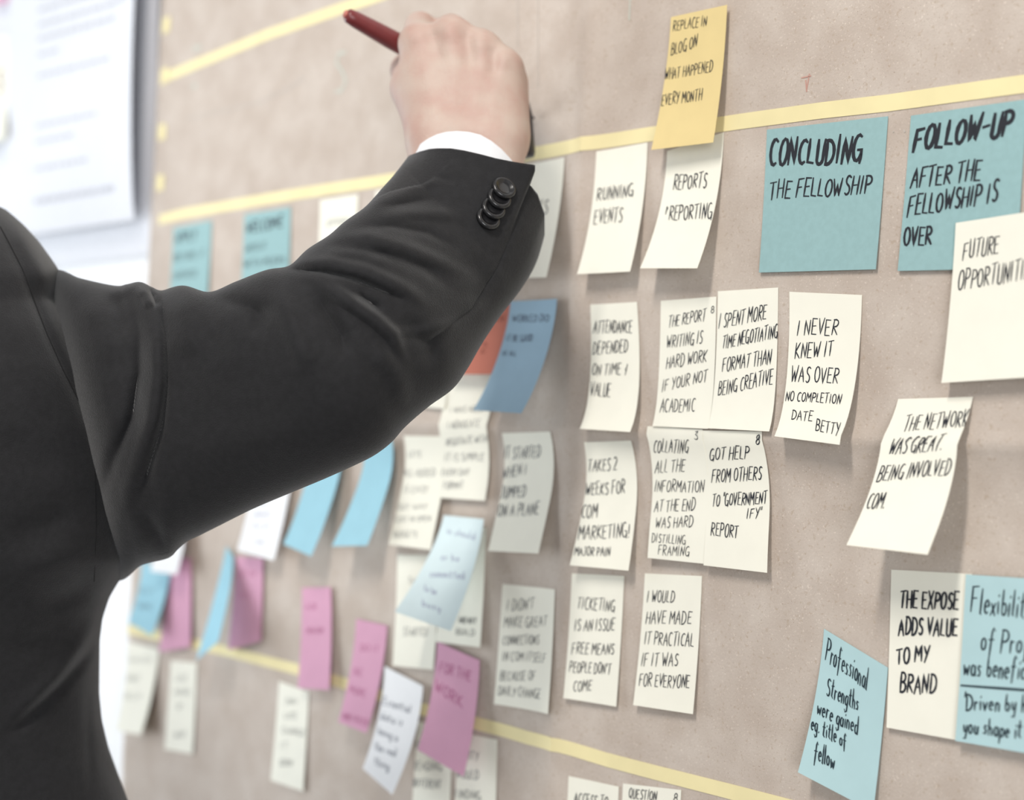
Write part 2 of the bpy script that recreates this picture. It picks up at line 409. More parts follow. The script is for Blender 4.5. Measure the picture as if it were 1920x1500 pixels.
N('T', [(1708,217),(1925,186),(1905,503),(1683,508)], 'large teal note at the right edge, written FOLLOW-UP AFTER THE FELLOWSHIP IS OVER',
  [('FOLLOW-UP',1712,284,1899,252,44,.18,2.2),('AFTER THE',1707,351,1840,337,35,.15,1.25),('FELLOWSHIP IS',1701,406,1872,378,36,.15,1.25),('OVER',1694,460,1748,459,33,.12,1.3)], lift=.0022, p=2)
N('C', [(1792,418),(2052,378),(2030,701),(1765,718)], 'cream note overlapping the teal follow-up note, written FUTURE OPPORTUNITIES',
  [('FUTURE',1805,487,1874,474,33),('OPPORTUNITIES',1796,543,1944,521,36)], base=.0025, lift=.006, wt=.85)
N('C', [(962,312),(1058,295),(1024,520),(925,522)], 'cream note mostly hidden behind the jacket cuff',
  [('WORKS',975,405,1028,400,24)], wt=.95)
N('C', [(1107,571),(1194,566),(1181,810),(1087,804)], 'cream note written ATTENDANCE DEPENDED ON TIME & VALUE',
  [('ATTENDANCE',1112,625,1186,624,22),('DEPENDED',1111,665,1178,660,23),('ON TIME &',1110,704,1177,701,21),('VALUE',1106,743,1146,743,25)], wt=.85, p=2.6, lift=(.008,.009))
N('R', [(866,580),(957,566),(925,702),(842,702)], 'orange note half hidden behind the sleeve and the blue note beside it',
  [('IT CAN',890,610,945,603,14),('2',900,662,912,660,16)], ink='r', base=.002)
N('D', [(957,565),(1044,560),(977,775),(887,769)], 'blue note curling far off the board below the cuff',
  [('WORKED DID',961,603,1030,603,13),('IT BE GOOD',949,640,999,640,12),('AT ALL',942,667,968,667,9)], ink='n', base=.004, p=1.6, wt=.9)
N('C', [(838,690),(928,690),(909,939),(821,933)], 'cream note with six rows of faint writing below the orange note',
  [('I WAS ABLE',845,774,905,772,11),('I ADVOCATE',840,803,899,799,13),('NEGOTIATE WITH',836,836,913,829,13),('IT IS SIMPLE',834,865,907,864,14),('EVERY DAY',828,892,880,891,12),('FORMAT',831,917,869,916,13)], ink='g', wt=.85, base=.0012)
N('C', [(757,817),(832,818),(807,1031),(729,1021)], 'cream note left of the six row note with blurred writing',
  [('LETS',765,857,790,857,11),('ALL ADDED',756,893,816,893,13),('IS EASY',756,924,803,924,12),('OUT WAY',745,956,801,955,10),('COST IN OPEN',740,979,808,977,10),('BUDGETS',738,1007,782,1007,11)], ink='g', wt=.85)
N('C', [(762,600),(848,598),(833,767),(780,762)], 'cream note showing only its lower edge under the sleeve', [])
N('C', [(941,812),(1031,809),(1009,1038),(915,1033)], 'cream note written IT STARTED WHEN I JUMPED ON A PLANE',
  [('IT STARTED',945,860,1014,857,22),('WHEN I',941,897,988,889,20),('JUMPED',939,934,986,931,21),('ON A PLANE',933,968,1011,965,22)], ink='g', wt=1.0, p=2)
N('C', [(1095,829),(1183,826),(1178,1070),(1068,1060)], 'cream note written TAKES 2 WEEKS FOR COM MARKETING! MAJOR PAIN',
  [('TAKES 2',1102,884,1158,881,22),('WEEKS FOR',1097,928,1173,925,23),('COM',1090,972,1121,969,24),('MARKETING!',1084,1012,1182,1007,25),('MAJOR PAIN',1077,1041,1145,1043,16)], wt=.85, p=2.4, lift=(.010,.009))
N('C', [(1239,564),(1343,556),(1327,804),(1223,799)], 'cream note written THE REPORT WRITING IS HARD WORK IF YOUR NOT ACADEMIC',
  [('THE REPORT',1253,614,1324,601,21),('8',1333,587,1340,586,14),('WRITING IS',1250,653,1318,643,23),('HARD WORK',1249,692,1326,678,23),('IF YOUR NOT',1241,734,1327,715,22),('ACADEMIC',1237,774,1304,771,24)], wt=.75, p=2.4)
N('C', [(1346,546),(1459,539),(1442,809),(1327,803)], 'cream note written I SPENT MORE TIME NEGOTIATING FORMAT THAN BEING CREATIVE',
  [('I SPENT MORE',1347,616,1438,599,27),('TIME NEGOTIATING',1354,654,1459,633,24),('FORMAT THAN',1354,697,1447,682,26),('BEING CREATIVE',1346,742,1450,719,26)], wt=.8, p=2.4)
N('C', [(1480,547),(1616,553),(1574,834),(1452,818)], 'cream note written I NEVER KNEW IT WAS OVER NO COMPLETION DATE BETTY',
  [('I NEVER',1494,628,1571,628,28),('KNEW IT',1490,672,1563,667,27),('WAS OVER',1483,716,1572,719,29),('NO COMPLETION',1473,751,1577,757,17),('DATE',1484,786,1524,789,18),('BETTY',1529,807,1574,816,21)], wt=.9, p=2.3)
N('C', [(1214,799),(1317,805),(1319,1057),(1214,1046)], 'cream note written COLLATING ALL THE INFORMATION AT THE END WAS HARD',
  [('COLLATING',1225,848,1291,849,23),('3',1303,824,1310,824,16),('ALL THE',1228,887,1285,885,23),('INFORMATION',1227,922,1321,923,21),('AT THE END',1227,960,1304,957,22),('WAS HARD',1229,990,1300,988,20),('DISTILLING',1222,1016,1286,1021,16),('FRAMING',1234,1040,1293,1043,18)], wt=.75, lift=.004, base=.0012)
N('C', [(1315,807),(1428,809),(1438,1074),(1319,1060)], 'cream note written GOT HELP FROM OTHERS TO "GOVERNMENT IFY" REPORT',
  [('GOT HELP',1330,863,1405,860,23),('8',1417,834,1425,833,18),('FROM OTHERS',1334,905,1429,899,24),('TO "GOVERNMENT',1335,950,1439,944,22),('IFY"',1400,973,1429,970,18),('REPORT',1333,1003,1385,1009,23)], wt=.85, lift=.005, base=.001)
N('C', [(1684,748),(1824,744),(1739,1040),(1587,1022)], 'cream note curling off the board at right, written THE NETWORK',
  [('THE NETWORK',1693,808,1817,799,28,.3),('WAS GREAT.',1665,853,1770,843,29,.35),('BEING INVOLVED',1643,903,1785,889,28,.35),('COM.',1623,955,1662,953,28,.35)], wt=.85, p=1.2)
N('C', [(1671,1068),(1822,1076),(1796,1388),(1662,1364)], 'cream note shaded by the curled one, written THE EXPOSE ADDS VALUE TO MY BRAND',
  [('THE EXPOSE',1688,1140,1797,1143,30,.05,1.25),('ADDS VALUE',1685,1190,1795,1192,31,.05,1.25),('TO MY',1681,1245,1742,1239,28,.05,1.25),('BRAND',1687,1298,1755,1301,35,.05,1.25)], lift=.003)
N('L', [(1811,1077),(2085,1095),(2065,1437),(1791,1389)], 'light blue note at the lower right edge, written Flexibility of Project was beneficial',
  [('Flexibility',1820,1148,1936,1158,46,.1),('of Project',1839,1219,1966,1230,44,.1),('was beneficial',1806,1265,1948,1276,37,.1),('_',1803,1285,2050,1303,8,0,1.3),('\'Driven by how',1806,1331,1952,1335,30,.08),('you shape it',1806,1373,1916,1384,30,.08)], wt=1.1, base=.002, lift=.004, ink='t')
N('L', [(1545,1179),(1665,1252),(1637,1522),(1496,1448)], 'tilted light blue note at the bottom, written Professional Strengths were gained eg. title of fellow',
  [('Professional',1547,1238,1628,1292,42,.12),('Strengths',1549,1304,1611,1332,34,.12),('were gained',1532,1338,1610,1376,30,.12),('eg. title of',1521,1366,1588,1404,28,.1),('fellow',1526,1424,1566,1441,34,.1)], wt=1.0, lift=(.014,.004), ink='t')
N('C', [(846,966),(911,990),(900,1214),(816,1203)], 'cream note shaded behind the icy blue note', [('AND WAY',860,1168,893,1170,12),('BUILD',855,1190,890,1192,12)], lift=.004)
N('I', [(832,966),(907,973),(845,1183),(740,1147)], 'icy blue note curling out over two cream notes in the middle',
  [('in should',838,1000,891,1012,12),('or be',827,1050,861,1053,12),('committed',806,1081,872,1085,13),('to be',795,1108,819,1115,12),('busy',791,1136,827,1146,12)], ink='v', base=.005, p=1.5, wt=1.0)
N('C', [(745,1040),(824,1042),(812,1256),(736,1248)], 'cream note left of the icy blue note, written STARTED near its middle', [('THE',764,1095,785,1095,12),('STARTED',756,1192,802,1192,15)], ink='g', wt=.85, lift=.004)
N('C', [(942,1095),(1040,1105),(1027,1339),(926,1320)], 'cream note written I DIDN\'T MAKE GREAT CONNECTIONS IN COM ITSELF',
  [('I DIDN\'T',950,1145,1002,1142,20),('MAKE GREAT',945,1177,1026,1174,19),('CONNECTIONS',943,1209,1011,1208,17),('IN COM ITSELF',942,1239,1024,1242,17),('BECAUSE OF',937,1276,1004,1276,17),('DAILY CHANGE',934,1303,1014,1310,17)], wt=.75, ink='k')
N('C', [(1072,1075),(1170,1080),(1155,1325),(1056,1309)], 'cream note written TICKETING IS AN ISSUE FREE MEANS PEOPLE DON\'T COME',
  [('TICKETING',1082,1141,1153,1147,21),('IS AN ISSUE',1077,1183,1153,1182,21),('FREE MEANS',1072,1226,1152,1227,20),('PEOPLE DON\'T',1067,1260,1146,1264,19),('COME',1075,1296,1110,1295,20)], wt=.85)
N('C', [(1209,1075),(1316,1080),(1299,1339),(1187,1322)], 'cream note written I WOULD HAVE MADE IT PRACTICAL IF IT WAS FOR EVERYONE',
  [('I WOULD',1213,1129,1265,1130,21),('HAVE MADE',1211,1169,1297,1170,23),('IT PRACTICAL',1208,1208,1302,1212,24),('IF IT WAS',1202,1249,1272,1249,23),('FOR EVERYONE',1198,1286,1294,1290,23)], wt=.8)
N('C', [(1066,1455),(1160,1475),(1150,1705),(1052,1690)], 'cream note cut off by the bottom of the frame, left of the one written QUESTION', [('ACCESS TO',1076,1508,1140,1515,22)], wt=.85)
N('C', [(1168,1469),(1277,1481),(1265,1725),(1155,1710)], 'cream note at the bottom of the frame, written QUESTION', [('QUESTION',1179,1496,1232,1501,18),('8',1263,1503,1271,1504,16),('TO ASK THE',1179,1530,1250,1534,20)], wt=.85)
N('C', [(783,1352),(848,1370),(838,1620),(765,1600)], 'cream note behind the large pink note, written READING DIFFERENT',
  [('BEFORE',776,1402,826,1406,14),('READING',774,1443,829,1445,15),('DIFFERENT',772,1475,828,1479,16)], ink='g', wt=.9)
N('C', [(860,1372),(932,1387),(926,1630),(845,1612)], 'cream note right of the large pink note\'s tip, written WOULD FINDING',
  [('SITY',870,1423,898,1426,15),('WOULD',856,1458,898,1462,16),('FINDING',852,1496,902,1500,16)], ink='g', wt=.9)
N('P', [(820,1203),(899,1238),(869,1456),(783,1406)], 'large pink note with FOR THE WORK written on it, rightmost of the pink notes',
  [('FOR THE',824,1259,884,1277,18),('WORK',816,1295,868,1328,20)], ink='m', wt=1.1, base=.003, lift=(.014,.012))
N('P', [(668,1160),(726,1173),(687,1375),(634,1354)], 'pink note leaning left with faint writing, second from the right of the pink notes',
  [('DO IT',676,1220,710,1224,12),('BE',663,1265,680,1267,12),('MORE',656,1298,686,1308,13),('AND FASTER',642,1347,690,1362,12)], ink='m', wt=1.0, base=.001)
N('W', [(721,1249),(793,1286),(735,1490),(680,1441)], 'white note with dark blue writing between the two rightmost pink notes',
  [('Essential',718,1320,770,1337,15),('data is',714,1348,755,1361,14),('being a',709,1376,746,1390,14),('the real',703,1405,743,1419,14),('thing',702,1433,730,1444,14)], ink='n', wt=1.0, base=.003, lift=(.018,.022))
N('P', [(566,1102),(620,1101),(617,1294),(558,1290)], 'upright pink note standing across the lower tape line, in the middle of the pink row',
  [('ASK',573,1143,595,1143,11),('MENTOR',575,1188,606,1188,11)], ink='m', wt=1.0, base=.002, lift=.006)
N('P', [(443,1043),(493,1047),(489,1202),(427,1219)], 'pink note with a bent lower corner just right of the twisted blue note', [('GO ON',448,1080,480,1080,10),('TELL',446,1120,470,1120,10)], ink='m', base=.001)
N('S', [(424,1024),(437,1044),(409,1203),(368,1238)], 'narrow blue note twisted edge on between two pink notes', [], base=.002, lift=(.022,.03), p=1.2)
N('P', [(318,1043),(358,1047),(357,1213),(298,1223)], 'leftmost pink note, beside the small blue note', [], base=.001)
N('S', [(266,1055),(320,1060),(284,1192),(240,1166)], 'sky blue note at the board left edge below the armpit', [('SEE IT',262,1112,290,1114,10),('DONE',258,1140,285,1143,10)], ink='n', wt=.9, base=.002)
N('W', [(292,955),(349,955),(331,1078),(282,1071)], 'white note peeking out under the armpit over the leftmost pink note', [], base=.005, lift=.012)
N('W', [(481,865),(551,868),(513,1051),(444,1032)], 'white note with four blurred words below the upper sleeve',
  [('the',484,948,498,948,10),('about',476,968,504,968,11),('its or',472,990,506,990,11),('can',480,1019,496,1019,10)], ink='v', wt=1.0, base=.002)
N('S', [(580,850),(640,848),(583,1043),(531,1020)], 'sky blue note below the elbow, left of its matching pair', [], base=.004)
N('S', [(683,826),(735,826),(688,1023),(622,1024)], 'sky blue note below the elbow, right of its matching pair', [], base=.004)
N('C', [(241,1203),(298,1217),(264,1378),(217,1370)], 'cream note overhanging the board left edge under the blue note',
  [('WHEN',243,1242,284,1244,12),('CAN IT',237,1277,262,1278,12),('HELP',233,1310,263,1314,12)], ink='g', wt=.9)
N('C', [(320,1239),(369,1242),(361,1414),(308,1405)], 'cream note below the leftmost pink note with four short words',
  [('USE',330,1277,352,1277,11),('MORE',327,1303,358,1303,11),('OF',332,1330,343,1330,11),('WHY',327,1383,348,1383,12)], ink='g', wt=.9)
N('C', [(523,1277),(579,1297),(568,1484),(507,1463)], 'cream note below the upright pink note with five short words',
  [('CAN I',535,1320,558,1320,11),('USE',533,1347,558,1347,11),('CHANGE',528,1375,573,1380,12),('IT',525,1403,540,1403,12),('SOON',523,1435,548,1436,12)], ink='g', wt=.9)
N('T', [(325,427),(397,413),(388,562),(317,572)], 'small teal note at the far left under the second tape line',
  [('APPLY',329,457,368,449,17,.1,1.8),('BEFORE IT',325,490,384,481,12,.1,1.2),('OPENED',324,524,369,518,12,.1,1.2)], ink='t', lift=.002)
N('T', [(458,402),(545,388),(540,536),(452,541)], 'small teal note second from left under the second tape line',
  [('WELCOME',462,438,530,424,19,.1,1.9),('INTO IT',460,474,499,467,13,.1,1.2),('WITH PEERS',457,502,535,494,13,.1,1.2)], ink='t', lift=.002)
N('C', [(600,375),(672,364),(660,521),(594,525)], 'cream note touching the forearm, right of the second small teal note', [('UPFRONT',612,426,655,418,12)], ink='g', lift=.003)
N('C', [(704,358),(780,345),(770,500),(698,505)], 'cream note peeking above the forearm beside the wrist', [], lift=.003)
for n_ in NOTES: print('NOTE %-36s w %.0f h %.0f lift %.0f %.0f mm' % (n_[0], n_[1]*1e3, n_[2]*1e3, n_[3][0]*1e3, n_[3][1]*1e3))

# ------------------------------------------------------------------ sheets on the white wall, left of the board
def sheet(name, q, label, lines=(), curl=0.0, base=.004, bend=0.0):
    A, B, C, D = [on_y(*p_, -base) for p_ in q]      # TL TR BR BL
    def S(u, v, off=0):
        p_ = (A*(1-u)+B*u)*(1-v)+(D*(1-u)+C*u)*v
        e = max(0, (u-.74)/.26)
        return Vector((p_.x, p_.y-off-curl*e*e*math.sin(math.pi*min(1, max(0, v*1.0)))**.7 - bend*v*v, p_.z))
    V = []; Fc = []; NU, NV = 30, 24
    for s in (0, 1):
        for j in range(NV+1):
            for i in range(NU+1): V.append(S(i/NU, j/NV, -.0003*s))
    n = (NU+1)*(NV+1)
    for j in range(NV):
        for i in range(NU):
            a = j*(NU+1)+i; Fc.append((a, a+NU+1, a+NU+2, a+1)); Fc.append((a+n, a+1+n, a+NU+2+n, a+NU+1+n))
    for i in range(NU):
        a = i; Fc.append((a, a+1, a+1+n, a+n)); a = NV*(NU+1)+i; Fc.append((a, a+n, a+1+n, a+1))
    for j in range(NV):
        a = j*(NU+1); Fc.append((a, a+n, a+NU+1+n, a+NU+1)); a += NU; Fc.append((a, a+NU+1, a+NU+1+n, a+n))
    o = mk(name, V, Fc, MWP); sharpen(o); tag(o, label, 'paper')
    pm = mat('pale_print', (190, 191, 198), .9, .01)
    for u0, u1, v, hh in lines:
        TV = []; TF = []; x = u0
        while x < u1:
            w_ = rnd.uniform(.03, .09)
            b = len(TV)
            for (a, c) in ((x, v-hh/2), (x, v+hh/2), (min(u1, x+w_), v+hh/2), (min(u1, x+w_), v-hh/2)): TV.append(S(a, c, .0006))
            TF.append((b, b+1, b+2, b+3)); x += w_+.015
        mk('printed_line', TV, TF, pm, o, smooth=False)
    return o
sheet('paper_sheet', [(-330,-220),(302,-390),(290,475),(-330,560)], 'large white backing sheet on the wall beside the board left edge', base=-.006)
sheet('printed_sheet', [(20,-200),(282,-305),(256,412),(12,448)], 'white printed sheet with a curled right edge hanging at the upper left',
      [(.25,.9,.33,.012),(.25,.86,.372,.012),(.25,.9,.415,.012),(.25,.82,.455,.012),(.25,.42,.50,.010),(.25,.8,.56,.010),(.25,.7,.70,.010),(.25,.55,.745,.010),(.25,.65,.82,.010),(.25,.85,.91,.016)], curl=.010, base=.008, bend=.002)
note('P', [(-25,-70),(30,-90),(26,2),(-28,12)], 'pink note at the top left corner of the picture on the white wall', lift=.004, base=.0, grp='sticky notes on the white wall')
note('C', [(-90,95),(14,62),(8,262),(-96,285)], 'cream note at the left picture edge on the white wall', [('IDEAS',-70,190,6,172,40,.1,4.0)], ink='r', lift=.012, base=.0, grp='sticky notes on the white wall')

# ------------------------------------------------------------------ surface nets for organic shapes
def surfnet(fn, lo, hi, h):
    lo = np.array(lo, float); n = np.ceil((np.array(hi)-lo)/h).astype(int)+1
    ax = [lo[i]+h*np.arange(n[i]) for i in range(3)]
    X, Y, Z = np.meshgrid(*ax, indexing='ij')
    Fv = fn(X, Y, Z)
    ins = Fv < 0
    c = [(a, b, d) for a in (0, 1) for b in (0, 1) for d in (0, 1)]
    sh = tuple(n-1)
    cnt = np.zeros(sh, int)
    for a, b, d in c: cnt += ins[a:a+sh[0], b:b+sh[1], d:d+sh[2]]
    act = (cnt > 0) & (cnt < 8)
    acc = np.zeros(sh+(3,)); num = np.zeros(sh)
    for i in range(8):
        for j in range(i+1, 8):
            p, q = np.array(c[i]), np.array(c[j])
            if abs(p-q).sum() != 1: continue
            fa = Fv[p[0]:p[0]+sh[0], p[1]:p[1]+sh[1], p[2]:p[2]+sh[2]]; fb = Fv[q[0]:q[0]+sh[0], q[1]:q[1]+sh[1], q[2]:q[2]+sh[2]]
            m = (fa < 0) != (fb < 0)
            t = np.where(m, fa/np.where(m, fa-fb, 1), 0)
            for k in range(3): acc[..., k] += np.where(m, p[k]+(q[k]-p[k])*t, 0)
            num += m
    idx = -np.ones(sh, int); w = np.argwhere(act); idx[act] = np.arange(len(w))
    V = lo+h*(w+acc[act]/num[act][:, None])
    quads = []
    for k in range(3):
        s0 = [slice(1, -1)]*3; s0[k] = slice(0, -1); s1 = [slice(1, -1)]*3; s1[k] = slice(1, None)
        A_ = ins[tuple(s0)]; B_ = ins[tuple(s1)]
        e = np.argwhere(A_ != B_); o = e+1; o[:, k] -= 1
        i1, i2 = [(1, 2), (2, 0), (0, 1)][k]
        def g(d1, d2):
            q = o.copy(); q[:, i1] -= d1; q[:, i2] -= d2; return idx[q[:, 0], q[:, 1], q[:, 2]]
        Q = np.stack([g(1, 1), g(0, 1), g(0, 0), g(1, 0)], 1)
        fl = ~A_[A_ != B_]
        Q[fl] = Q[fl][:, ::-1]; quads.append(Q)
    Q = np.concatenate(quads); Q = Q[(Q >= 0).all(1)]
    return V, Q
def sdf_caps(caps, X, Y, Z, k):
    d = None
    for a, b, ra, rb in caps:
        a = np.array(a); b = np.array(b); ab = b-a; l2 = (ab**2).sum() or 1e-9
        t = np.clip(((X-a[0])*ab[0]+(Y-a[1])*ab[1]+(Z-a[2])*ab[2])/l2, 0, 1)
        e = np.sqrt((X-a[0]-t*ab[0])**2+(Y-a[1]-t*ab[1])**2+(Z-a[2]-t*ab[2])**2)-(ra+(rb-ra)*t)
        if d is None: d = e
        else:
            hh = np.clip(k-np.abs(d-e), 0, None)/k
            d = np.minimum(d, e)-hh*hh*k*.25
    return d

# ------------------------------------------------------------------ person: right hand and forearm
mm = .001
def C_(p1, p2, r1, r2): return (P(*p1), P(*p2), r1*mm, r2*mm)
core = [  # wrist, back of the hand, thumb mound, heel of the hand
 C_((835,470,.862),(822,275,.884),20,16.5), C_((905,480,.862),(925,285,.880),20,17),
 C_((826,262,.886),(785,84,.903),15,11.5), C_((858,262,.884),(847,72,.898),15,12.3),
 C_((898,262,.884),(902,95,.895),15,11.6), C_((930,262,.884),(944,127,.892),15,10.6),
 C_((822,255,.892),(775,166,.906),16,13.5), C_((940,250,.892),(946,160,.906),15.5,14),
 C_((860,230,.900),(860,130,.912),16,15)]
fingers = [  # proximal, middle, distal of each finger, then the thumb
 [C_((785,80,.904),(788,52,.945),10.8,9.2), C_((788,52,.945),(775,92,.962),9.2,8.2), C_((775,92,.962),(768,125,.952),8.2,7)],
 [C_((847,70,.899),(846,58,.945),11.2,9.6), C_((846,58,.945),(832,112,.962),9.6,8.6), C_((832,112,.962),(822,145,.946),8.6,7.4)],
 [C_((902,94,.896),(898,88,.938),10.6,9.2), C_((898,88,.938),(884,138,.953),9.2,8.2), C_((884,138,.953),(874,165,.936),8.2,7)],
 [C_((945,126,.893),(940,122,.928),9.4,8.0), C_((940,122,.928),(926,165,.940),8.0,7.2), C_((926,165,.940),(915,188,.926),7.2,6.2)],
 [C_((775,166,.908),(764,132,.936),12.2,10), C_((764,132,.936),(790,112,.955),10,8)]]
def hand_fn(X, Y, Z):
    d = sdf_caps(core, X, Y, Z, .011)
    for fg in fingers:
        e = sdf_caps(fg, X, Y, Z, .003); k = .0045
        hh = np.clip(k-np.abs(d-e), 0, None)/k; d = np.minimum(d, e)-hh*hh*k*.25
    return d
allp = [p_ for c in core+sum(fingers, []) for p_ in c[:2]]
lo = [min(p_[i] for p_ in allp)-.03 for i in range(3)]; hi = [max(p_[i] for p_ in allp)+.03 for i in range(3)]
HV, HQ = surfnet(hand_fn, lo, hi, .0016)
# tendons, knuckle dimples and wrist creases worked into the back of the hand
def seg_d(x, y, pl):
    best = None; tot = sum(math.hypot(c-a, d-b) for (a, b), (c, d) in zip(pl, pl[1:])); run = 0
    for (x0, y0), (x1, y1) in zip(pl, pl[1:]):
        L1 = math.hypot(x1-x0, y1-y0); t = np.clip(((x-x0)*(x1-x0)+(y-y0)*(y1-y0))/L1**2, 0, 1)
        d = np.hypot(x-x0-t*(x1-x0), y-y0-t*(y1-y0)); s_ = (run+t*L1)/tot; run += L1
        if best is None: best, par_ = d, s_
        else: m_ = d < best; par_ = np.where(m_, s_, par_); best = np.where(m_, d, best)
    return best, par_
Mn = np.array(M); camn = np.array(CAM)
def to_px(V):
    c = (V-camn) @ Mn; return CX+F*c[:, 0]/-c[:, 2], CY-F*c[:, 1]/-c[:, 2], -c[:, 2]
def tot_len(pl): return sum(math.hypot(c-a, d-b) for (a, b), (c, d) in zip(pl, pl[1:]))
def sculpt(V, folds, zfront):
    x, y, z = to_px(V); d = np.zeros(len(V))
    for pl, w, amp in folds:
        q, s_ = seg_d(x, y, pl); e = np.clip(np.minimum(s_, 1-s_)/.33, 0, 1); e = e*e*(3-2*e) if tot_len(pl) > 45 else 1.0
        d += amp*mm*np.exp(-(q/w)**2)*(.12+.88*e)
    d = np.where(zfront(x, y, z), d, 0)
    dirs = (camn-V); dirs /= np.linalg.norm(dirs, axis=1)[:, None]
    return V+dirs*d[:, None]
HF = [([(818,235),(800,150),(788,95)],10,.4), ([(852,235),(850,150),(848,90)],10,.5), ([(888,238),(896,160),(903,112)],10,.45),
      ([(918,240),(932,170),(944,140)],9,.35), ([(816,70),(822,105)],12,-1.8), ([(876,72),(880,112)],13,-2.6), ([(926,100),(925,132)],11,-2.4),
      ([(790,60),(785,70)],16,1.4), ([(848,48),(846,62)],16,1.6), ([(903,76),(902,84)],15,1.4), ([(944,110),(944,116)],12,1.0),
      ([(790,215),(840,196),(900,198)],4,-.5), ([(780,232),(850,222),(940,232)],4,-.4), ([(870,150),(960,158)],4,-.25),([(800,130),(850,140)],4,-.25)]
HV = sculpt(HV, HF, lambda x, y, z: z < .899)
# rest of the body (low detail, under the clothes or outside the frame)
def Bc(x, y, z): return camn + Mn @ np.array((x, y, -z))       # camera-space metres (right, up, forward)
bx = -.485
body = [((bx,.10,.95),(bx,-.42,.95),.09,.09), ((bx-.12,.05,.94),(bx+.09,.05,.94),.06,.06), ((bx,.10,.93),(bx+.01,.26,.95),.062,.055),
        ((bx-.09,-.3,.95),(bx+.09,-.3,.95),.10,.10), ((bx-.10,-.5,.96),(bx-.10,-.92,.97),.085,.055), ((bx-.10,-.92,.97),(bx-.10,-1.24,.98),.055,.04),
        ((bx+.10,-.5,.96),(bx+.10,-.92,.97),.085,.055), ((bx+.10,-.92,.97),(bx+.10,-1.24,.98),.055,.04),
        ((bx-.19,.08,.94),(bx-.25,-.2,.95),.05,.042), ((bx-.25,-.2,.95),(bx-.24,-.44,1.03),.042,.027),
        ((bx-.24,-.44,1.03),(bx-.235,-.52,1.05),.03,.026),
        ((bx-.24,-.51,1.03),(bx-.24,-.585,1.07),.009,.007),((bx-.232,-.52,1.05),(bx-.232,-.60,1.085),.009,.007),
        ((bx-.226,-.52,1.07),(bx-.226,-.59,1.10),.009,.007),((bx-.222,-.51,1.085),(bx-.222,-.57,1.11),.008,.006),((bx-.22,-.47,1.03),(bx-.20,-.53,1.06),.011,.008),
        ((bx+.01,.33,.97),(bx+.01,.38,.95),.078,.088), ((bx+.01,.27,1.01),(bx+.01,.30,1.02),.05,.055), ((bx+.01,.31,1.065),(bx+.01,.335,1.05),.012,.010),
        ((bx+.093,.32,.97),(bx+.095,.345,.965),.012,.014), ((bx-.073,.32,.97),(bx-.075,.345,.965),.012,.014)]
bcap = [(Bc(*a), Bc(*b), ra, rb) for a, b, ra, rb in body]
ap = np.array([q for c in bcap for q in c[:2]])
BV, BQ = surfnet(lambda X, Y, Z: sdf_caps(bcap, X, Y, Z, .03), ap.min(0)-.13, ap.max(0)+.13, .010)
nH = len(HV)
person = mk('person', np.concatenate([HV, BV]).tolist(), [tuple(int(i) for i in q) for q in HQ]+[tuple(int(i)+nH for i in q) for q in BQ], MSK)
recalc(person)
sm = person.modifiers.new('smooth', 'SMOOTH'); sm.factor = .5; sm.iterations = 3
tag(person, 'person in a dark suit jacket, seen from behind, reaching up to write on the board', 'person')

# ------------------------------------------------------------------ sleeve
SL = [((30,560),(170,1060),.955),((98,512),(222,1084),.893),((150,527),(262,1056),.858),((215,541),(312,1042),.845),((240,538),(328,1028),.839),((262,534),(346,1012),.835),((282,543),(372,999),.830),((303,550),(400,985),.826),
 ((343,541),(470,950),.815),((393,553),(540,920),.803),((445,533),(605,893),.793),((500,512),(665,866),.786),((545,503),(700,848),.784),
 ((580,472),(730,825),.786),((620,446),(757,795),.790),((650,420),(800,758),.797),((685,395),(845,725),.806),((705,375),(872,688),.815),
 ((722,355),(900,640),.826),((740,335),(935,588),.838),((755,316),(972,540),.850),((764,304),(1000,492),.860),((770,296),(1016,440),.868)]
HEM = [(0,0),(.05,17),(.1,31),(.146,40),(.22,52),(.3,61),(.4,70),(.5,78),(.6,88),(.70,99),(.752,106),(.757,69),(.84,60),(.936,35),(1,0)]
def catmull(tab, t):
    n = len(tab)-1; i = min(int(t), n-1); f = t-i
    p0, p1, p2, p3 = [np.array(tab[min(max(i+k, 0), n)]) for k in (-1, 0, 1, 2)]
    return .5*((2*p1)+(-p0+p2)*f+(2*p0-5*p1+4*p2-p3)*f*f+(-p0+3*p1-3*p2+p3)*f**3)
def loft(tab, hem, axis, nr, na, dr, hemspan=2.0, expo=2.0, zmin=0):
    tb = [list(a)+list(b)+[z] for a, b, z in tab]; V = []
    for i in range(nr+1):
        t = (len(tb)-1)*i/nr
        lx, ly, rx, ry, z = catmull(tb, t)
        w = max(0, 1-(len(tb)-1-t)/hemspan); w = w**1.3
        hw = math.hypot(rx-lx, ry-ly)/2/F*z
        for j in range(na):
            an = 2*math.pi*j/na
            c, s = math.cos(an), math.sin(an)
            c = math.copysign(abs(c)**(2/expo), c); s = math.copysign(abs(s)**(2/expo), s)
            f = (1-c)/2
            e = interp(hem, f)*w if (hem and s > -0.02) else (interp(hem, f)*w*.2 if hem else 0)
            V.append(P(lx+(rx-lx)*f+axis[0]*e, ly+(ry-ly)*f+axis[1]*e, z-s*hw*dr))
    Fc = []
    for i in range(nr):
        for j in range(na):
            a = i*na+j; b = i*na+(j+1) % na; Fc.append((a, b, b+na, a+na))
    return np.array([tuple(v) for v in V]), Fc
SV, SF = loft(SL, HEM, (.457,-.889), 330, 260, .80)
def zmid(x, y, z):       # front half of the sleeve only, with a soft rim
    return z < .86
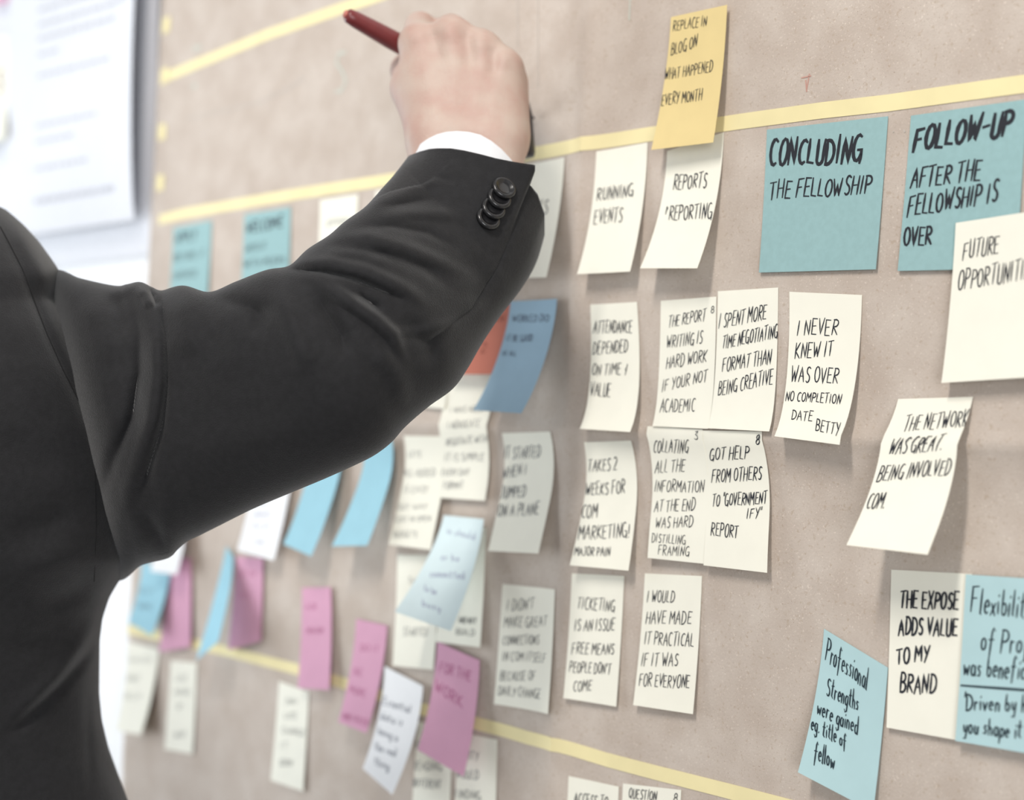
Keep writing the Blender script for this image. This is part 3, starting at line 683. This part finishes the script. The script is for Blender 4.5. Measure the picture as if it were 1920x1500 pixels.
folds = [
 ([(268,545),(284,585),(297,630),(299,700),(288,780),(262,860),(230,960)],15,6), ([(250,552),(262,620),(264,700),(250,780),(222,850),(190,940)],13,-6),
 ([(300,560),(311,640),(313,720),(305,790),(285,860),(255,950)],10,-5.5), ([(240,540),(222,548)],16,5), ([(205,545),(235,600),(250,640)],22,-3),
 ([(283,553),(292,572)],7,-5), ([(258,540),(274,556),(286,585)],6,4), ([(272,536),(296,556),(303,600)],6,3), ([(335,545),(350,600),(345,680)],34,5), ([(150,560),(200,600),(230,690)],30,4),
 ([(405,556),(470,580),(520,610)],16,-3.5), ([(395,560),(440,630),(430,720)],40,3),
 ([(528,508),(600,511),(660,524),(720,547),(748,560)],8,-6.5), ([(545,496),(620,494),(690,512),(760,545),(800,575)],12,5),
 ([(592,522),(640,556),(700,596),(735,628),(760,690)],10,5.5), ([(586,538),(612,585),(640,630),(650,680)],17,-6), ([(660,545),(720,590)],12,-4.5),
 ([(520,530),(545,600),(570,670),(560,720)],20,4), ([(500,560),(480,640)],24,-3.5), ([(618,452),(690,448),(760,466),(830,496),(880,524)],12,3.6),
 ([(640,470),(720,480),(790,505),(850,545)],12,-3), ([(600,475),(680,482),(740,505)],9,2.5), ([(682,400),(740,375),(800,345),(850,330)],13,3.4),
 ([(700,412),(770,404),(830,404),(880,415)],10,3), ([(700,392),(760,385),(830,375)],9,-2.2), ([(660,432),(730,428),(800,440),(860,470)],9,-2.6),
 ([(740,345),(790,318),(850,312)],10,2.2), ([(750,340),(800,332),(870,345)],8,-1.8), ([(870,470),(900,530),(890,590)],26,-3), ([(740,600),(800,640),(810,700)],20,-4),
 ([(690,640),(740,700),(760,760)],18,3.5), ([(860,600),(800,620),(730,625)],10,2), ([(330,850),(450,830),(600,800)],40,2.5), ([(260,940),(300,1000),(310,1040)],14,-3),
 ([(985,350),(960,430),(930,500),(880,580),(800,640),(735,672)],4,-1.2)]
SV = sculpt(SV, folds, lambda x, y, z: np.ones(len(x), bool)*(z < np.interp(x, [0,300,600,1000], [.86,.83,.785,.865])))
sleeve = mk('jacket_sleeve', SV.tolist(), SF, MS, person); recalc(sleeve)
so = sleeve.modifiers.new('thick', 'SOLIDIFY'); so.thickness = .0016; so.offset = 1

# ------------------------------------------------------------------ jacket body
edge = [(225,-470),(262,-395),(300,-290),(335,-190),(360,-100),(375,-50),(386,2),(400,20),(420,43),(450,71),(480,93),(505,110),(520,113),(560,112),(620,150),(700,190),(800,228),(900,250),(1000,256),
        (1050,252),(1085,226),(1120,205),(1160,192),(1200,187),(1300,186),(1350,191),(1400,203),(1450,221),(1500,240),(1600,275),(1800,310),(2100,330),(2400,330)]
TV = []; TF = []; ys = []; na = 220
y = 225.0
while y <= 2400: ys.append(y); y += 5 if y < 1500 else 20
Z0 = .905
def sm_(tab, y, w): return sum(interp(tab, y+d)*k for d, k in ((-2*w,1),(-w,2),(0,3),(w,2),(2*w,1)))/9
for yy in ys:
    ex = sm_(edge, yy, 4)
    cx = -500
    drz = sm_([(225,.05),(300,.065),(400,.095),(520,.118),(800,.128),(1200,.115),(1500,.112),(2400,.13)], yy, 85)
    zc = sm_([(225,.925),(400,.905),(600,.884),(1000,.888),(1500,.925),(2400,.93)], yy, 85)
    hwx = (ex-cx)
    for j in range(na):
        an = 2*math.pi*j/na; c, s = math.cos(an), math.sin(an)
        ee = 2.6
        c = math.copysign(abs(c)**(2/ee), c); s = math.copysign(abs(s)**(2/ee), s)
        lx_ = cx+hwx*c if c > 0 else cx+min(hwx, 720)*c
        TV.append(P(lx_, yy-(.06*(lx_-cx)*0), zc-s*drz))
n_ = len(ys)
for i in range(n_-1):
    for j in range(na):
        a = i*na+j; b = i*na+(j+1) % na; TF.append((a, b, b+na, a+na))
TF.append(tuple(range(na))); 
TVn = np.array([tuple(v) for v in TV])
tf = [([(0,425),(40,500),(62,560),(100,650),(150,750),(190,840),(225,930)],9,-2.5), ([(20,400),(75,500),(100,560)],18,5), ([(205,1125),(160,1200),(110,1265),(50,1320),(0,1360)],16,4),
      ([(205,1150),(165,1225),(110,1290),(50,1350),(0,1390)],11,-5), ([(0,1010),(80,990),(150,950)],30,-3.5), ([(0,1090),(90,1060),(180,1010)],34,3.5), ([(0,800),(60,860),(120,900)],30,-2),
      ([(190,1080),(130,1120),(60,1150)],22,-3), ([(170,1250),(165,1350),(170,1500)],9,-1.5), ([(0,560),(40,680),(90,800)],40,2.5),([(0,1230),(80,1200),(150,1150)],26,-2.5)]
TVn = sculpt(TVn, tf, lambda x, y, z: z < .905)
jacket = mk('jacket_body', TVn.tolist(), TF, MS, person); recalc(jacket)
so = jacket.modifiers.new('thick', 'SOLIDIFY'); so.thickness = .002; so.offset = -1

# seams, buttons, buttonholes laid on the cloth
dgV = np.concatenate([SV, TVn]); ns = len(SV)
bvh = BVHTree.FromPolygons([Vector(v) for v in dgV], [tuple(f) for f in SF]+[tuple(i+ns for i in f) for f in TF])
def hit(x, y):
    r = ray(x, y); loc, nrm, i, d = bvh.ray_cast(CAM, r.normalized())
    if loc is None: return None, None
    if nrm.dot(r) > 0: nrm = -nrm
    return loc, nrm
def seam(pl, r, label, name='seam', m=MSD, par=jacket, sub=10, off=0.0):
    pts = []
    for (x0, y0), (x1, y1) in zip(pl, pl[1:]):
        for s in range(sub):
            l, n = hit(x0+(x1-x0)*s/sub, y0+(y1-y0)*s/sub)
            if l is not None: pts.append(l+n*off)
    if len(pts) < 3: return
    # ease out jumps in depth
    for _ in range(2): pts = [pts[0]]+[(a+b*2+c)/4 for a, b, c in zip(pts, pts[1:], pts[2:])]+[pts[-1]]
    V, Fc = tube_geo(pts, r, 6); o = mk(name, V, Fc, m, par)
    o['label'] = label
seam([(0,425),(20,462),(42,505),(62,560),(85,620),(118,695),(150,757),(178,815),(205,870),(228,925)], .0004, 'armhole seam')
seam([(305,622),(340,612),(390,614),(440,602),(500,597),(560,600)], .00045, 'elbow seam of the sleeve', par=sleeve)
seam([(575,610),(620,600),(680,592)], .00035, 'faint seam below the elbow fold', par=sleeve)
seam([(955,440),(915,500),(870,535),(820,570),(770,600),(740,625)], .00035, 'back seam of the forearm', par=sleeve)
seam([(740,628),(775,680),(800,730)], .0003, 'lower forearm seam', par=sleeve)
seam([(175,820),(178,900),(180,1000),(176,1100)], .00025, 'side panel seam of the jacket')
seam([(998,322),(984,348),(968,385),(950,430),(930,470)], .00045, 'cuff vent edge', par=sleeve)
for i, (x0, y0, x1, y1) in enumerate([(888,337,911,353),(878,347,902,364),(870,359,893,376),(859,374,886,393)]):
    seam([(x0,y0),(x1,y1)], .0009, 'dark stitched buttonhole', name='buttonhole', par=sleeve, sub=6)
for k, (x, y) in enumerate([(942,357),(933,376),(922,395),(912,414)]):
    l, n = hit(x, y)
    s = n.cross(Vector((0, 0, 1))).normalized(); u = s.cross(n)
    tilt = (n + u*.25 - s*.1).normalized(); s = tilt.cross(Vector((0, 0, 1))).normalized(); u = s.cross(tilt)
    V = []; Fc = []; prof = [(0, .0012), (.35, .0012), (.55, .0013), (.7, .0024), (.86, .0027), (1, .0018), (1, .0002), (.6, -.0008)]
    for r_, h_ in prof:
        for j in range(24):
            an = 2*math.pi*j/24; V.append(l+tilt*(h_+.0012)+(s*math.cos(an)+u*math.sin(an))*r_*.0068)
    for i in range(len(prof)-1):
        for j in range(24): a = i*24+j; b = i*24+(j+1) % 24; Fc.append((a, b, b+24, a+24))
    bt = mk('button', V, Fc, MBT, sleeve); recalc(bt)

# ------------------------------------------------------------------ shirt cuff
CF = [((775,390),(985,455),.868),((772,350),(988,415),.870),((771,312),(990,375),.874),((772,290),(990,345),.878)]
CH = [(0,0),(.02,14),(.05,26),(.09,37),(.15,49),(.22,58),(.3,64),(.4,68),(.5,68),(.6,62),(.7,52),(.8,38),(.9,20),(1,0)]
CV, CFc = loft(CF, CH, (.3,-.95), 60, 120, .72, hemspan=2.5)
cuff = mk('shirt_cuff', CV.tolist(), CFc, MSH, person); recalc(cuff)
so = cuff.modifiers.new('thick', 'SOLIDIFY'); so.thickness = .0022; so.offset = -1

# trousers, shoes, left sleeve, collar and hair: outside the frame, so that the figure is whole
def sweep(name, secs, m, par=None, n=40, cap=True):
    V = []; Fc = []
    for (x, y, z, rx, rz) in secs:
        for j in range(n):
            an = 2*math.pi*j/n; V.append(tuple(Bc(x+rx*math.cos(an), y, z+rz*math.sin(an))))
    for i in range(len(secs)-1):
        for j in range(n): a = i*n+j; b = i*n+(j+1) % n; Fc.append((a, b, b+n, a+n))
    if cap: Fc.append(tuple(range(n))); Fc.append(tuple(range((len(secs)-1)*n, len(secs)*n)))
    return recalc(mk(name, V, Fc, m, par))
for s in (-1, 1):
    sweep('trouser_leg', [(bx+s*.09,-.36,.95,.115,.125),(bx+s*.10,-.6,.96,.105,.11),(bx+s*.10,-.92,.97,.08,.085),(bx+s*.10,-1.27,.98,.085,.095)], MS, person)
    sweep('shoe', [(bx+s*.10,-1.335,1.02,.048,.14),(bx+s*.10,-1.31,1.02,.052,.145),(bx+s*.10,-1.29,1.01,.048,.13),(bx+s*.10,-1.26,.97,.04,.06)], MBT, person)
sweep('jacket_sleeve', [(bx-.15,.06,.94,.04,.05),(bx-.19,.035,.94,.065,.07),(bx-.225,-.03,.95,.075,.075),(bx-.255,-.2,.955,.065,.065),(bx-.25,-.3,.985,.06,.06),(bx-.24,-.42,1.025,.052,.052)], MS, person, cap=False)
sweep('shirt_collar', [(bx+.005,.165,.94,.078,.072),(bx+.007,.20,.943,.066,.062),(bx+.008,.222,.946,.0635,.0595)], MSH, person, cap=False)
hc = [(Bc(bx+.01,.365,.955), Bc(bx+.01,.385,.945), .088, .094), (Bc(bx+.01,.31,.925), Bc(bx+.01,.35,.925), .062, .08)]
aph = np.array([q for c in hc for q in c[:2]])
def hairfn(X, Y, Z):
    d = sdf_caps(hc, X, Y, Z, .02)
    f = Mn @ np.array((0, 0, -1.0)); o_ = Bc(bx, .40, 1.035)
    pl = (X-o_[0])*f[0]+(Y-o_[1])*f[1]+(Z-o_[2])*f[2]
    return np.maximum(d, pl)
hv, hq = surfnet(hairfn, aph.min(0)-.11, aph.max(0)+.11, .007)
hair = mk('hair', hv.tolist(), [tuple(int(i) for i in q) for q in hq], mat('brown_hair', (70, 55, 44), .7, .2, 300, bump=.5), person); recalc(hair)

# ------------------------------------------------------------------ red pen
tip = on_y(1001, 222, -.004)
e0 = P(649, 27, .898); ax = (tip-e0); L_ = ax.length; ax.normalize()
pr = [(0,.0028),(.0012,.0042),(.006,.0048),(.03,.0058),(.055,.0059),(.080,.0055)]
V, Fc = tube_geo([e0+ax*t for t, r in pr], [r for t, r in pr], 18)
pen = mk('marker_pen', V, Fc, MPN); recalc(pen)
tag(pen, 'red marker pen held in the raised hand', 'pen')
V, Fc = tube_geo([e0+ax*t for t in (.0795,.1,L_-.014,L_-.010,L_-.003,L_)], [.0056,.0054,.0045,.003,.0018,.0008], 16)
recalc(mk('pen_tip_section', V, Fc, MPD, pen))
V, Fc = tube_geo([e0+ax*t for t in (-.0012,.0002)], [.0022,.0024], 12)
recalc(mk('end_cap', V, Fc, mat('pale_pen_plug', (196, 120, 108), .4, .05), pen))

# dark tapered rod placed behind the hand, forming the sliver past its edge
a_ = P(959,140,.934); b_ = P(977,296,.934); ax = (b_-a_).normalized(); L_ = (b_-a_).length
V, Fc = tube_geo([a_+ax*L_*t for t in (0,.02,.08,.5,.55,.56,.95,1)], [.003,.005,.0066,.0098,.0099,.0096,.0090,.008], 20)
mk2 = mk('dark_rod', V, Fc, MPD); recalc(mk2)
tag(mk2, 'dark rod in the palm, a sliver showing at the hand right edge', 'pen')
